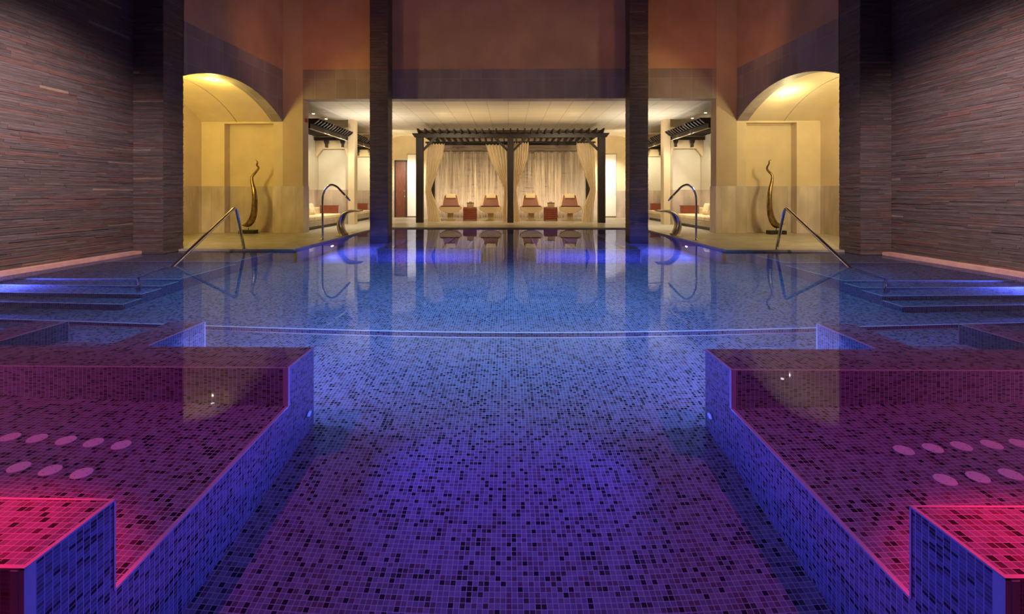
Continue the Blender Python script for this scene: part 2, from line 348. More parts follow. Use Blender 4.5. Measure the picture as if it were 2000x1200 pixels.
# ------------------------------------------------------------------ spa basins left and right
def spa(s):
    sd = SIDE[s]
    r = thing('spa_basin', 'mosaic tiled %s spa basin with submerged ledge, bench and red-lit near end' % sd, 'spa basin', (s*1.545, 3.84, NF))
    ox, oy, oz = s*1.545, 3.84, NF
    def part(name, boxes, m, label=None):
        b = B()
        for (x0, x1, y0, y1, z0, z1) in boxes:
            bx(b, s*x0-ox, s*x1-ox, y0-oy, y1-oy, z0-oz, z1-oz)
        for v in b.verts:      # the basin side runs very slightly outward toward the near end
            yy = v.co.y+oy
            if abs(v.co.x+ox) < 1.75 and yy < 3.39: v.co.x += s*.036*(3.39-yy)/1.46
        o = obj(name, b, m, r); o.cycles.is_caustics_receiver = True
        if label: o['label'] = label
        return o
    TOP, ST = -.06, -.745
    part('bench_floor', [(1.545, 7.345, 1.93, 3.84, NF, ST)], M['mosaic'])
    part('ledge', [(1.545, 7.345, 3.39, 3.84, ST, TOP)], M['mosaic'])
    part('near_ledge', [(1.545, 7.345, 1.577, 1.93, NF, TOP)], M['mosaic'], 'red-lit near ledge')
    part('bed_floor', [(3.21, 4.19, 3.84, 4.49, NF, ST)], M['mosaic'])
    part('bed_floor', [(4.52, 7.345, 3.84, 4.49, NF, ST)], M['mosaic'])
    part('bed_divider', [(2.88, 3.21, 3.84, 4.58, NF, TOP)], M['mosaic'])
    part('bed_divider', [(4.19, 4.52, 3.84, 4.58, NF, TOP)], M['mosaic'])
    t = .016
    part('edge_trim', [(1.541, 1.541+t, 3.386, 3.844, TOP-.012, TOP+.003), (1.541, 7.34, 3.386, 3.386+t, TOP-.012, TOP+.0031)], M['trim'])
    part('edge_trim', [(1.541, 1.575, 3.384, 3.41, ST, TOP-.012)], M['trim'])
    part('edge_trim', [(1.541, 1.541+t*1.3, 1.93, 3.384, ST-.014, ST+.003)], M['trim'])
    part('edge_trim', [(1.541, 1.541+t, 1.573, 1.934, TOP-.012, TOP+.003), (1.541, 7.34, 1.573, 1.573+t, TOP-.012, TOP+.0031), (1.541, 7.34, 1.934-t*.7, 1.934, TOP-.012, TOP+.0032)], M['trim'])
    part('corner_trim', [(1.5405, 1.56, 1.572, 1.612, NF+.45, TOP-.012), (1.5605, 1.585, 1.570, 1.5765, NF+.45, TOP-.0121)], M['trim'])
    part('corner_trim', [(1.541, 1.56, 1.926, 1.934, ST, TOP-.012)], M['trim'])
    for x in (2.88, 4.19):
        part('divider_trim', [(x-.004, x+t, 3.86, 4.584, TOP-.012, TOP+.003)], M['trim'])
        part('divider_trim', [(x-.004, x+t*.6, 4.57, 4.584, ST if x > 3 else NF, TOP-.012)], M['trim'])
    part('bed_trim', [(3.212, 4.188, 4.484, 4.494, ST-.01, ST+.003)], M['trim'])
    return r
for s in (-1, 1): spa(s)

# lamp lenses in the pool walls
def pool_lamp(loc, ax, label):
    r = thing('pool_lamp', label, 'pool light', loc, 0, 'round blue pool lights under water')
    b = B(); d = .012
    for (nm, rad, m, dep) in (('bezel', .042, M['chrome'], .012), ('lens', .030, M['blue_on'], .018)):
        b = B(); tube(b, [(0, 0, 0), Vector(ax)*dep], rad, 20); obj(nm, b, m, r)
    return r
for s in (-1, 1):
    pool_lamp((s*1.5435, 3.72, -1.22), (-s, 0, 0), 'round blue underwater lamp at the far corner of the %s spa basin side' % SIDE[s])
    pool_lamp((s*4.5, 12.2, -1.0), (-s, 0, 0), 'round blue underwater lamp in the %s wall below the arched steel fountain' % SIDE[s])
    pool_lamp((s*7.35, 6.62, -.62), (-s, 0, 0), 'round blue underwater lamp beside the %s entry steps' % SIDE[s])

# air jets
def jet(loc, label):
    r = thing('air_jet', label, 'air jet', loc, 0, 'round air jet plates in the spa bench')
    b = B(); cyl(b, (0, 0), .050, 0, .006, 28, .048); pl = obj('plate', b, M['jet'], r)
    for k in range(3):
        a = k*2*PI/3; b = B(); cyl(b, (.03*math.cos(a), .03*math.sin(a)), .0035, .006, .008, 8); obj('screw', b, M['steel'], pl)
    return r
ordn = ['nearest the centre aisle', 'second from the aisle', 'third from the aisle', 'fourth from the aisle', 'fifth from the aisle']
for s in (-1, 1):
    for i, (x, y) in enumerate(((2.30, 2.86), (2.475, 2.87), (2.65, 2.88), (2.83, 2.885), (2.995, 2.885))):
        jet((s*x, y, -.745), 'round pale jet plate, back row of %s spa basin, %s' % (SIDE[s], ordn[i]))
    for i, (x, y) in enumerate(((2.30, 2.592), (2.48, 2.602), (2.665, 2.614), (2.84, 2.62))):
        if i == 3: continue
        jet((s*x, y, -.745), 'round pale jet plate, front row of %s spa basin, %s' % (SIDE[s], ordn[i]))

# entry steps
for s in (-1, 1):
    r = thing('entry_steps', 'submerged mosaic steps beside the %s stone wall' % SIDE[s], 'steps', (s*6.1, 8.0, FF))
    ox, oy = s*6.1, 8.0
    tops = [(6.13, -1.05), (6.45, -.78), (6.83, -.62), (7.18, -.45), (8.7, -.15)]
    for i, (y, z) in enumerate(tops):
        y1 = tops[i+1][0] if i < 4 else 10.119
        b = B(); bx(b, s*(4.91)-ox, s*7.349-ox, y-oy, y1-oy, 0, z-FF); sp = obj('step', b, M['mosaic'], r)
        b = B(); bx(b, s*(4.906)-ox, s*7.34-ox, y-oy-.004, y-oy+.014, z-FF-.014, z-FF+.003)
        bx(b, s*(4.906)-ox, s*4.92-ox, y-oy+.014, y1-oy-.004, z-FF-.014, z-FF+.003)
        obj('step_nosing', b, M['nosing'], sp)

# water beds in the far pool
for s in (-1, 1):
    r = thing('water_bed_block', 'submerged mosaic block with lying bays in the %s half of the far pool' % SIDE[s], 'pool bench', (s*1.75, 12.3, DF))
    ox, oy, oz = s*1.75, 12.3, DF
    def part(name, boxes, m):
        b = B()
        for (x0, x1, y0, y1, z0, z1) in boxes: bx(b, s*x0-ox, s*x1-ox, y0-oy, y1-oy, z0-oz, z1-oz)
        return obj(name, b, m, r)
    part('front_wall', [(.62, 2.88, 10.62, 10.80, DF, -.06)], M['mosaic'])
    part('bed_floor', [(.62, 2.88, 10.80, 14.0, DF, -.50)], M['mosaic'])
    for x0, x1 in ((.62, .93), (1.50, 1.80), (2.58, 2.88)):
        part('divider', [(x0, x1, 10.80, 14.0, -.50, -.06)], M['mosaic'])
    part('edge_trim', [(.616, 2.884, 10.612, 10.64, -.075, -.056), (.612, .64, 10.64, 14.0, -.075, -.056), (.91, .93, 10.82, 14.0, -.065, -.057), (1.50, 1.52, 10.82, 14.0, -.065, -.057),
                       (.612, .635, 10.612, 10.63, DF, -.075), (2.865, 2.888, 10.612, 10.63, DF, -.075)], M['trim'])

# ------------------------------------------------------------------ decks
b = B(); bx(b, -7.6, 7.6, 17.0, 24.4, -.4, .04); bx(b, -4.7, 4.7, 16.8, 17.0, -.04, .04)
struct('floor', b, M['deck'], 'cream stone deck of the rear lounge')
for s in (-1, 1):
    b = B(); bx(b, s*4.5, s*9.6, 10.12, 17.0, -.04, .04)
    struct('floor', b, M['deck'], 'cream stone deck on the %s of the far pool' % SIDE[s])
    b = B(); bx(b, s*7.35, s*7.56, -2.5, 9.66, -.04, .058)
    struct('trim_%s' % SIDE[s], b, M['curb'], 'red-tinted stone curb along the %s stone wall' % SIDE[s])

# ------------------------------------------------------------------ stacked slate
def slate_face(bm, lay, o, u, n, W, H, rmin=.02, rmax=.05, lmin=.3, lmax=1.3, dep=.013):
    """rows of thin stone strips with real relief; o origin, u along, n outward"""
    o, u, n = Vector(o), Vector(u), Vector(n); z = 0
    while z < H:
        h = min(random.uniform(rmin, rmax), H-z); x = -random.uniform(0, lmax)*.5
        if H-z-h < .01: h = H-z
        while x < W:
            l = random.uniform(lmin, lmax); x0, x1 = max(0, x), min(W, x+l); x += l
            if x1-x0 < .004: continue
            d = random.uniform(0, dep); g = .0012
            k = random.random()
            if k < .012: c = Vector((.24, .17, .13))*random.uniform(.6, 1)
            elif k < .2: c = Vector((.12, .065, .055))*random.uniform(.8, 1.15)
            else: c = Vector((.10, .075, .072))*random.uniform(.7, 1.2)
            P = lambda a, zz, dd: bm.verts.new(o+u*a+Vector((0, 0, zz))+n*dd)
            F = [P(x0+g, z+g, d), P(x1-g, z+g, d), P(x1-g, z+h-g, d), P(x0+g, z+h-g, d)]
            K = [P(x0+g, z+g, -.004), P(x1-g, z+g, -.004), P(x1-g, z+h-g, -.004), P(x0+g, z+h-g, -.004)]
            fs = [bm.faces.new(F)]
            for i in range(4): fs.append(bm.faces.new((K[i], K[(i+1) % 4], F[(i+1) % 4], F[i])))
            for f in fs:
                for lp in f.loops: lp[lay] = (*c, 1)
        z += h
def slate_obj(name, faces, core=None, **k):
    bm = B(); lay = bm.loops.layers.float_color.new('Col')
    if core:
        bx(bm, *core)
        for f in bm.faces:
            for lp in f.loops: lp[lay] = (.03, .02, .02, 1)
    for a in faces: slate_face(bm, lay, *a, **k)
    return obj(name, bm, M['slate'], fix=True)
HT = 7.5
for s in (-1, 1):
    o = slate_obj('wall_%s' % SIDE[s], [((s*7.55, -2.5, .05), (0, 1, 0), (-s, 0, 0), 12.2, HT-.05)], core=(s*7.555, s*7.8, -2.5, 9.7, .0, HT)); o['kind'] = 'structure'
    o['label'] = '%s wall of stacked brown slate strips' % SIDE[s]
    # pilaster
    x0, x1, y0, y1 = 6.935, 7.54, 9.68, 10.28
    o = slate_obj('pilaster', [((s*x0, y0, -.3) if s > 0 else (-x1, y0, -.3), (1, 0, 0), (0, -1, 0), x1-x0, HT+.3),
                               ((s*x0, y0, -.3), (0, 1, 0), (-s, 0, 0), y1-y0, HT+.3)], core=(s*x0, s*x1, y0, y1, -.3, HT), lmin=.3, lmax=.9, dep=.012)
    tag(o, 'slate clad pilaster projecting at the end of the %s stone wall' % SIDE[s], 'pilaster'); o['kind'] = 'structure'
    # column in the pool
    x0, x1, y0, y1 = 3.45, 3.965, 13.87, 14.38
    o = slate_obj('column', [((s*x0, y0, DF) if s > 0 else (-x1, y0, DF), (1, 0, 0), (0, -1, 0), x1-x0, HT-DF),
                             ((s*x0, y0, DF), (0, 1, 0), (-s, 0, 0), y1-y0, HT-DF), ((s*x1, y0, DF), (0, 1, 0), (s, 0, 0), y1-y0, HT-DF)], core=(s*x0, s*x1, y0, y1, DF, HT), lmin=.3, lmax=.9, dep=.008)
    tag(o, 'tall square dark slate column standing in the far pool, %s one' % SIDE[s], 'column'); o['kind'] = 'structure'

# ------------------------------------------------------------------ facade
ARC_C, ARC_Z, ARC_R = 12.0, -.29, 4.36
def arc_z(y): return ARC_Z + math.sqrt(max(0, ARC_R**2-(y-ARC_C)**2))
BT = 4.90
for s in (-1, 1):
    sd = SIDE[s]
    # side wall over the arch, stone band and plaster above
    ys = [10.29+i*(14.4-10.29)/40 for i in range(41)]
    def skew(bm):
        for v in bm.verts: v.co.x += s*.2*(14.4-v.co.y)/4.11
    b = B(); prism(b, [(y, arc_z(y)) for y in ys]+[(14.4, BT), (10.29, BT)], 'x', s*6.72, s*7.05); skew(b); struct('wall_arch_%s' % sd, b, M['band'], 'stone band over the %s arch' % sd)
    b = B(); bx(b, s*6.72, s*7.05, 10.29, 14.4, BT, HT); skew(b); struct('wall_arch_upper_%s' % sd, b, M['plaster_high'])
    # pier between alcove and rear room
    b = B(); bx(b, s*6.12, s*6.72, 14.4, 14.8, 1.43, HT); struct('wall_pier_%s' % sd, b, M['plaster_pier_dim'], 'cream pier between the %s alcove and the lounge' % sd)
    b = B(); bx(b, s*6.10, s*6.72, 14.385, 14.815, .04, 1.43); struct('baseboard_pier_%s' % sd, b, M['dado'])
    # alcove: back wall with a shallow recess, outer wall, vault
    b = B()
    for x0, x1 in ((6.72, 7.0), (8.47, 9.3)): bx(b, s*x0, s*x1, 14.4, 14.8, 1.43, 3.9)
    bx(b, s*7.0, s*8.47, 14.68, 14.8, 1.43, 3.9); bx(b, s*7.0, s*8.47, 14.4, 14.68, 3.30, 3.9)
    struct('wall_alcove_back_%s' % sd, b, M['plaster'])
    b = B()
    for x0, x1 in ((6.72, 7.01), (8.46, 9.3)): bx(b, s*x0, s*x1, 14.385, 14.8, .04, 1.43)
    bx(b, s*7.01, s*8.46, 14.665, 14.8, .04, 1.43)
    struct('baseboard_alcove_%s' % sd, b, M['dado'])
    b = B(); bx(b, s*9.16, s*9.3, 9.6, 14.4, 1.43, 4.1); struct('wall_alcove_outer_%s' % sd, b, M['plaster'])
    b = B(); bx(b, s*9.145, s*9.3, 9.6, 14.385, .04, 1.43); struct('baseboard_alcove_outer_%s' % sd, b, M['dado'])
    b = B(); bx(b, s*7.56, s*9.3, 9.5, 9.7, .04, 4.1); struct('wall_alcove_near_%s' % sd, b, M['plaster'])
    b = B(); n = 40; ys = [10.0+i*(14.4-10.0)/n for i in range(n+1)]
    prism(b, [(y, arc_z(y)+.002) for y in ys]+[(y, arc_z(y)+.15) for y in reversed(ys)], 'x', s*7.05, s*9.2)
    o = struct('ceiling_vault_%s' % sd, b, M['plaster'])
    for xx in (8.1,):
        b = B(); tube(b, [(s*xx, y, arc_z(y)-.001) for y in ys], .008, 6); struct('trim_vault_%s' % sd, b, M['sofa_base'])
# front facade over the openings
b = B(); bx(b, -6.12, 6.12, 14.4, 14.8, 4.02, BT); struct('wall_far', b, M['band'], 'stone band over the three far openings')
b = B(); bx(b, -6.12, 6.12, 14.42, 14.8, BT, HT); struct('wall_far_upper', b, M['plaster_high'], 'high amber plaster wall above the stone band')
for s in (-1, 1):
    b = B(); bx(b, s*6.72, s*7.05, 14.4, 14.8, 3.9, HT); struct('wall_pier_back_%s' % SIDE[s], b, M['plaster'])
b = B(); bx(b, -7.8, 7.8, -2.7, 14.9, HT, HT+.2); struct('ceiling', b, M['dark_ceiling'])
b = B(); bx(b, -7.8, 7.8, -2.9, -2.7, .0, HT); struct('wall_near', b, M['dark_ceiling'])

# ------------------------------------------------------------------ rear lounge room
CZ = 4.03
b = B(); bx(b, -7.6, 7.6, 14.8, 24.4, CZ, CZ+.15); struct('ceiling', b, M['ceiling'], 'square panel ceiling of the rear lounge')
for s in (-1, 1):
    sd = SIDE[s]
    b = B(); bx(b, s*7.35, s*7.55, 14.8, 24.2, 1.36, CZ); struct('wall_lounge_%s' % sd, b, M['white_wall'])
    b = B(); bx(b, s*7.34, s*7.55, 14.8, 24.2, .04, 1.36); struct('baseboard_lounge_%s' % sd, b, M['dado'])
    for (y, tz, lab) in ((18.45, 2.92, 'near'), (22.3, 2.92, 'far')):
        # partition with a recessed lit panel with cut corners; end post toward the pool
        X0, X1 = 5.86, 7.34
        b = B(); bx(b, s*X0, s*(X0+.24), y-.03, y+.35, .04, CZ)
        struct('wall_partition_%s' % sd, b, M['plaster'])
        b = B()
        prism(b, [(s*6.10, tz-.40), (s*6.24, tz), (s*7.10, tz), (s*7.34, tz-.32), (s*7.34, CZ-.30), (s*6.10, CZ-.30)], 'y', y, y+.1)
        struct('wall_header_%s' % sd, b, M['plaster'])
        b = B(); bx(b, s*6.10, s*7.34, y+.24, y+.34, 1.36, 3.70); struct('wall_recess_%s' % sd, b, M['white_wall'])
        b = B(); bx(b, s*6.10, s*7.34, y+.20, y+.34, .04, 1.36); struct('baseboard_recess_%s' % sd, b, M['dado'])
# far wall: textured stone behind the canopy, plaster to the sides
o = slate_obj('wall_lounge_far', [((-3.9, 24.1, .04), (1, 0, 0), (0, -1, 0), 7.8, CZ-.04)], core=(-3.9, 3.9, 24.11, 24.3, .04, CZ), rmin=.05, rmax=.09, lmin=.15, lmax=.5, dep=.03)
o['kind'] = 'structure'
m, N, L, bs = mat('pale_split_stone'); bs.inputs['Base Color'].default_value = (.50, .37, .26, 1); bs.inputs['Roughness'].default_value = .8
a = N.new('ShaderNodeVertexColor'); a.layer_name = 'Col'; mx = N.new('ShaderNodeMix'); mx.data_type = 'RGBA'; mx.blend_type = 'MIX'; mx.inputs[0].default_value = .7
L.new(a.outputs[0], mx.inputs[6]); mx.inputs[7].default_value = (.36, .28, .22, 1); L.new(mx.outputs[2], bs.inputs['Base Color'])
o.data.materials[0] = m
for s in (-1, 1):
    b = B(); bx(b, s*3.9, s*7.4, 24.1, 24.3, 1.36, CZ); struct('wall_far_side_%s' % SIDE[s], b, M['plaster'])
    b = B(); bx(b, s*3.9, s*7.35, 24.09, 24.3, .04, 1.36); struct('baseboard_far_%s' % SIDE[s], b, M['dado'])
    # shallow arched soffit in front of the far wall
    xs = [4.3+i*(7.0-4.3)/24 for i in range(25)]; xc = 5.0
    az = lambda x: 3.98-.34*abs(((x-xc)/.95))**2.2 if x > xc else 3.98-.1*((xc-x)/.7)**2
    b = B(); prism(b, [(s*x, max(2.6, az(x))) for x in xs]+[(s*7.0, CZ), (s*4.3, CZ)], 'y', 23.2, 23.4); struct('wall_arched_soffit_%s' % SIDE[s], b, M['plaster'])
# doors
r = thing('door_1', 'dark brown wooden door on the far wall left of the canopy', 'door', (-5.33, 24.06, .04)); r['kind'] = 'structure'
b = B(); bx(b, -.25, .25, -.04, 0, 0, 2.76); lf = obj('door_leaf', b, M['wood_door'], r)
b = B(); bx(b, -.31, -.25, -.07, 0, 0, 2.82); bx(b, .25, .30, -.07, 0, 0, 2.82); bx(b, -.31, .30, -.07, 0, 2.76, 2.83); obj('door_frame', b, M['wood_dark'], r)
b = B(); tube(b, [(.19, -.05, .95), (.19, -.09, 1.0), (.19, -.09, 1.35), (.19, -.05, 1.4)], .012, 8); obj('door_handle', b, M['chrome'], lf)
for s, x0, x1, n in ((-1, -5.02, -4.3, 2), (1, 4.55, 5.32, 3)):
    xc = (x0+x1)/2; hw = (x1-x0)/2
    r = thing('door_%d' % n, 'tall pale door panel, brightly lit, %s of the canopy' % SIDE[s], 'door', (xc, 24.06, .04)); r['kind'] = 'structure'
    b = B(); bx(b, -hw+.03, hw-.03, -.05, 0, .06, 3.10); lf = obj('door_leaf', b, M['glow_white'], r)
    b = B(); bx(b, -hw, -hw+.03, -.06, 0, 0, 3.15); bx(b, hw-.03, hw, -.06, 0, 0, 3.15); bx(b, -hw, hw, -.06, 0, 3.11, 3.15); obj('door_frame', b, M['sofa_base'], r)
    b = B(); tube(b, [(hw-.07, -.05, 1.1), (hw-.07, -.09, 1.12), (hw-.07, -.09, 1.3), (hw-.07, -.05, 1.32)], .01, 8); obj('door_handle', b, M['chrome'], lf)

# ------------------------------------------------------------------ free-standing canopy
PX = .08
r = thing('pergola', 'dark timber canopy with two curtained bays in the middle of the rear lounge', 'pergola', (PX, 19.6, .04))
py = 19.6
for x in (-3.66, 0, 3.66):
    for y in (19.62, 22.75):
        b = B(); hw = .14 if x else .125; bx(b, x-hw, x+hw, y-py-.13, y-py+.13, 0, 3.44); obj('post', b, M['wood_dark'], r, bevel=.01)
for y in (19.62, 22.75):
    b = B(); prism(b, [(-3.98, 3.61), (-3.86, 3.44), (-3.78, 3.44), (3.78, 3.44), (3.86, 3.44), (3.98, 3.61)], 'y', y-py-.07, y-py+.07); obj('beam', b, M['wood_dark'], r)
for i in range(27):
    x = -3.66+i*7.32/26
    b = B(); prism(b, [(19.1-py, 3.74), (19.1-py, 3.70), (19.35-py, 3.58), (23.0-py, 3.58), (23.2-py, 3.74)], 'x', x-.028, x+.028); obj('rafter', b, M['wood_dark'], r)
for k in range(9):
    b = B(); y = 19.95+k*.33-py; bx(b, -3.7, 3.7, y-.02, y+.02, 3.745, 3.775); obj('batten', b, M['wood_dark'], r)
for x, d in ((-3.66, 1), (0, -1), (0, 1), (3.66, -1)):
    b = B(); R = .62; a = Vector((x+d*.12, .02, 2.92)); e = Vector((x+d*.66, .02, 3.46))
    u = (e-a).normalized(); nrm = Vector((-u.z, 0, u.x))*.045
    prism(b, [((a-nrm).x, (a-nrm).z), ((e-nrm).x, (e-nrm).z), ((e+nrm).x, (e+nrm).z), ((a+nrm).x, (a+nrm).z)], 'y', -.03, .07); obj('brace', b, M['wood_dark'], r)
for y in (19.95, 22.5):
    b = B(); tube(b, [(-3.5, y-py, 3.26 if y < 20 else 3.14), (3.5, y-py, 3.26 if y < 20 else 3.14)], .014, 8); obj('curtain_rail', b, M['wood_dark'], r)

# curtains
def cloth(name, f, nu, nv, m, label, group):
    b = B(); V = [[b.verts.new(f(i/nu, j/nv)) for i in range(nu+1)] for j in range(nv+1)]
    for j in range(nv):
        for i in range(nu): b.faces.new((V[j][i], V[j][i+1], V[j+1][i+1], V[j+1][i])).smooth = True
    o = obj(name, b, m, fix=False); tag(o, label, 'curtain', group); return o
def lerp(k, pts):
    for (a, x), (c, y) in zip(pts, pts[1:]):
        if k <= c:
            t = (k-a)/(c-a); t = t*t*(3-2*t) if False else t
            return x+(y-x)*t
    return pts[-1][1]
def drape(L_, R_, ztop, side, label, seed):
    rnd = random.Random(seed); ph = [rnd.uniform(0, 6) for _ in range(4)]
    def f(u, v):
        xl, xr = lerp(v, L_), lerp(v, R_); x = xl+(xr-xl)*u
        wdt = abs(xr-xl); amp = .035+.02*wdt
        y = 19.95+amp*math.sin(u*2*PI*6+ph[0]+.25*math.sin(v*4+ph[1]))
        z = .06+(ztop-.06)*(1-v)
        if v < .02: z += .03*math.sin(u*2*PI*6+ph[3])
        return (PX+x, y, z)
    return cloth('drape', f, 90, 60, M['drape'], label, 'tied cream drapes on the canopy front')
# v: 0 top, 1 bottom; pinch at v=.58
drape([(0, -3.38), (.15, -3.45), (.58, -3.50), (.62, -3.50), (.8, -3.44), (1, -3.40)], [(0, -2.70), (.15, -2.78), (.58, -3.26), (.62, -3.24), (.8, -3.0), (1, -2.86)], 3.25, -1, 'cream drape tied back at the far left canopy post', 1)
drape([(0, -1.02), (.2, -.82), (.57, -.26), (.62, -.26), (1, -.34)], [(0, -.18), (.2, -.14), (.57, -.14), (.62, -.14), (1, -.15)], 3.22, 1, 'cream drape tied to the left face of the middle canopy post', 2)
drape([(0, .14), (.2, .14), (.57, .14), (.62, .14), (1, .14)], [(0, .76), (.2, .70), (.57, .26), (.62, .26), (1, .40)], 3.30, -1, 'cream drape tied to the right face of the middle canopy post', 3)
drape([(0, 2.70), (.15, 2.76), (.58, 3.26), (.62, 3.24), (.8, 3.0), (1, 2.92)], [(0, 3.38), (.15, 3.45), (.58, 3.50), (.62, 3.50), (.8, 3.42), (1, 3.38)], 3.30, 1, 'cream drape tied back at the far right canopy post', 4)
def sheer(x0, x1, label, seed):
    rnd = random.Random(seed); ph = [rnd.uniform(0, 6) for _ in range(8)]
    def f(u, v):
        x = x0+(x1-x0)*u
        fold = .030*math.sin(u*70+1.2*math.sin(u*9+ph[0])+ph[1])+.035*math.sin(u*31+ph[2]+.3*math.sin(v*4))+.015*math.sin(u*150+ph[3])
        z = .10+(3.14-.10)*(1-v)
        if v < .04: z += .05*math.sin(u*36+ph[4]+math.sin(u*17))*(1-v/.04)
        return (PX+x+.02*math.sin(u*60+v*3), 22.5+fold*(.5+.5*min(1, v*6)), z)
    return cloth('sheer_curtain', f, 260, 30, M['sheer'], label, 'sheer curtains across the back of the canopy')
sheer(-3.5, -1.72, 'white sheer curtain at the back of the left bay, outer half', 5); sheer(-1.72, -.14, 'white sheer curtain at the back of the left bay, inner half', 6)
sheer(.14, 1.74, 'white sheer curtain at the back of the right bay, inner half', 7); sheer(1.74, 3.5, 'white sheer curtain at the back of the right bay, outer half', 8)

# loungers
def make_lounger(loc, rz, label):
    r = thing('heated_lounger', label, 'lounger', loc, rz, 'loungers under the canopy')
    b = B(); bx(b, -.20, .20, -.16, .20, 0, .04); obj('foot_plate', b, M['stone_pale'], r, bevel=.008)
    b = B(); prism(b, [(-.12, .04), (.12, .04), (.13, .58), (-.13, .58)], 'y', -.12, .12); obj('pedestal', b, M['stone_pale'], r, bevel=.01)
    # cradle: curved shell under the seat
    b = B(); prism(b, [(-.50, .62), (.50, .62), (.50, .56), (.44, .47), (.32, .40), (.13, .33), (-.13, .33), (-.32, .40), (-.44, .47), (-.50, .56)], 'y', -.38, .20)
    obj('cradle', b, M['shell'], r, bevel=.03)
    b = B()
    prof = [(-.44, .655), (-.40, .665), (0, .61), (.30, .57), (.36, .58), (.36, .54), (.30, .53), (0, .575), (-.42, .635)]
    prism(b, prof, 'x', -.40, .40); obj('seat', b, M['brown_seat'], r, bevel=.015)
    # reclined back, narrower at the top
    b = B()
    q = [(-.37, .26, .56), (.37, .26, .56), (.27, .66, 1.10), (-.27, .66, 1.10)]
    A = [b.verts.new(p) for p in q]; D = [b.verts.new((p[0], p[1]+.06, p[2]-.04)) for p in q]
    b.faces.new(A); b.faces.new(D)
    for i in range(4): b.faces.new((A[i], A[(i+1) % 4], D[(i+1) % 4], D[i]))
    obj('backrest', b, M['brown_seat'], r, bevel=.012)
    b = B()
    for sx in (-1, 1):
        tube(b, [(sx*.42, -.44, .63), (sx*.41, .1, .60), (sx*.40, .26, .60), (sx*.30, .64, 1.10)], .026, 8)
    obj('side_rail', b, M['shell'], r)
    b = B(); bx(b, -.22, .22, -.05, .05, -.11, .11)
    o = obj('headrest', b, M['cushion'], r, bevel=.03); o.location = (0, .58, 1.06); o.rotation_euler = (-.35, 0, 0)
    return r
lg = make_lounger((-2.53, 21.2, .04), .10, 'brown and cream lounger at the far left under the canopy')
dup(lg, (-.78, 21.2, .04), 0, 'brown and cream lounger just left of the middle canopy post')
dup(lg, (.98, 21.2, .04), 0, 'brown and cream lounger just right of the middle canopy post')
dup(lg, (2.68, 21.2, .04), -.10, 'brown and cream lounger at the far right under the canopy')
# side tables and lidded boxes
def side_table(loc, label):
    r = thing('side_table', label, 'side table', loc, 0, 'slatted side tables between loungers')
    b = B(); bx(b, -.28, .28, -.22, .22, .56, .59); obj('table_top', b, M['wood_red'], r, bevel=.005)
    for sx in (-1, 1):
        for sy in (-1, 1):
            b = B(); bx(b, sx*.26-.015, sx*.26+.015, sy*.20-.015, sy*.20+.015, 0, .56); obj('leg', b, M['wood_red'], r)
    for k in range(6):
        z = .04+k*.086
        b = B(); bx(b, -.265, .265, -.222, -.207, z, z+.072); bx(b, -.265, .265, .207, .222, z, z+.072); bx(b, -.285, -.27, -.2, .2, z, z+.072); bx(b, .27, .285, -.2, .2, z, z+.072); obj('slat', b, M['wood_red'], r)
    b = B(); bx(b, -.24, .24, -.18, .18, .03, .05); obj('shelf', b, M['wood_red'], r)
    return r
st = side_table((-1.67, 21.1, .04), 'red-brown slatted side table between the two left loungers')
dup(st, (1.82, 21.1, .04), 0, 'red-brown slatted side table between the two right loungers')
def lbox(loc, label):
    r = thing('lidded_box', label, 'box', loc, 0, 'small boxes on the side tables')
    b = B(); prism(b, [(-.13, 0), (.13, 0), (.15, .16), (-.15, .16)], 'y', -.10, .10); obj('body', b, M['stone_pale'], r, bevel=.01)
    b = B(); bx(b, -.155, .155, -.11, .11, .16, .19); ld = obj('lid', b, M['wood_dark'], r, bevel=.008)
    b = B(); tube(b, [(-.05, 0, .19), (-.03, 0, .225), (.03, 0, .225), (.05, 0, .19)], .012, 8); obj('handle', b, M['wood_dark'], ld)
    return r
lb = lbox((-1.65, 21.1, .63), 'small brown box with dark lid on the left side table')
dup(lb, (1.84, 21.1, .63), 0, 'small brown box with dark lid on the right side table')

# ------------------------------------------------------------------ lounge bays: pergolas, sofas, pillows
def wall_pergola(s, y0, y1, label, n):
    r = thing('wall_pergola', label, 'pergola', (s*6.7, (y0+y1)/2, 3.2), 0)
    yc = (y0+y1)/2; X = lambda x: s*x-s*6.7
    b = B(); bx(b, X(6.10), X(6.22), y0-yc, y1-yc, .02, .17); obj('beam', b, M['wood_dark'], r)
    b = B(); bx(b, X(6.085), X(6.10), y0-yc, y1-yc, .00, .02); obj('painted_lit_edge', b, M['shell'], r)  # pale strip drawn for the lit lower edge of the beam
    for k in range(n):
        y = y0+(k+.5)*(y1-y0)/n-yc
        b = B(); prism(b, [(X(5.86), .34), (X(5.88), .28), (X(6.02), .17), (X(7.30), .17), (X(7.30), .34)], 'y', y-.045, y+.045); obj('rafter', b, M['wood_dark'], r)
    b = B(); bx(b, X(6.10), X(7.32), y1-yc-.14, y1-yc-.04, .02, .14); obj('cross_beam', b, M['wood_dark'], r)
    for x in (6.26, 6.88):
        b = B(); prism(b, [(X(x-.09), .02), (X(x+.09), .02), (X(x+.07), -.08), (X(x+.04), -.13), (X(x+.04), -.24), (X(x-.04), -.24), (X(x-.04), -.13), (X(x-.07), -.08)], 'y', y1-yc-.13, y1-yc-.05); obj('corbel', b, M['wood_dark'], r)
    return r
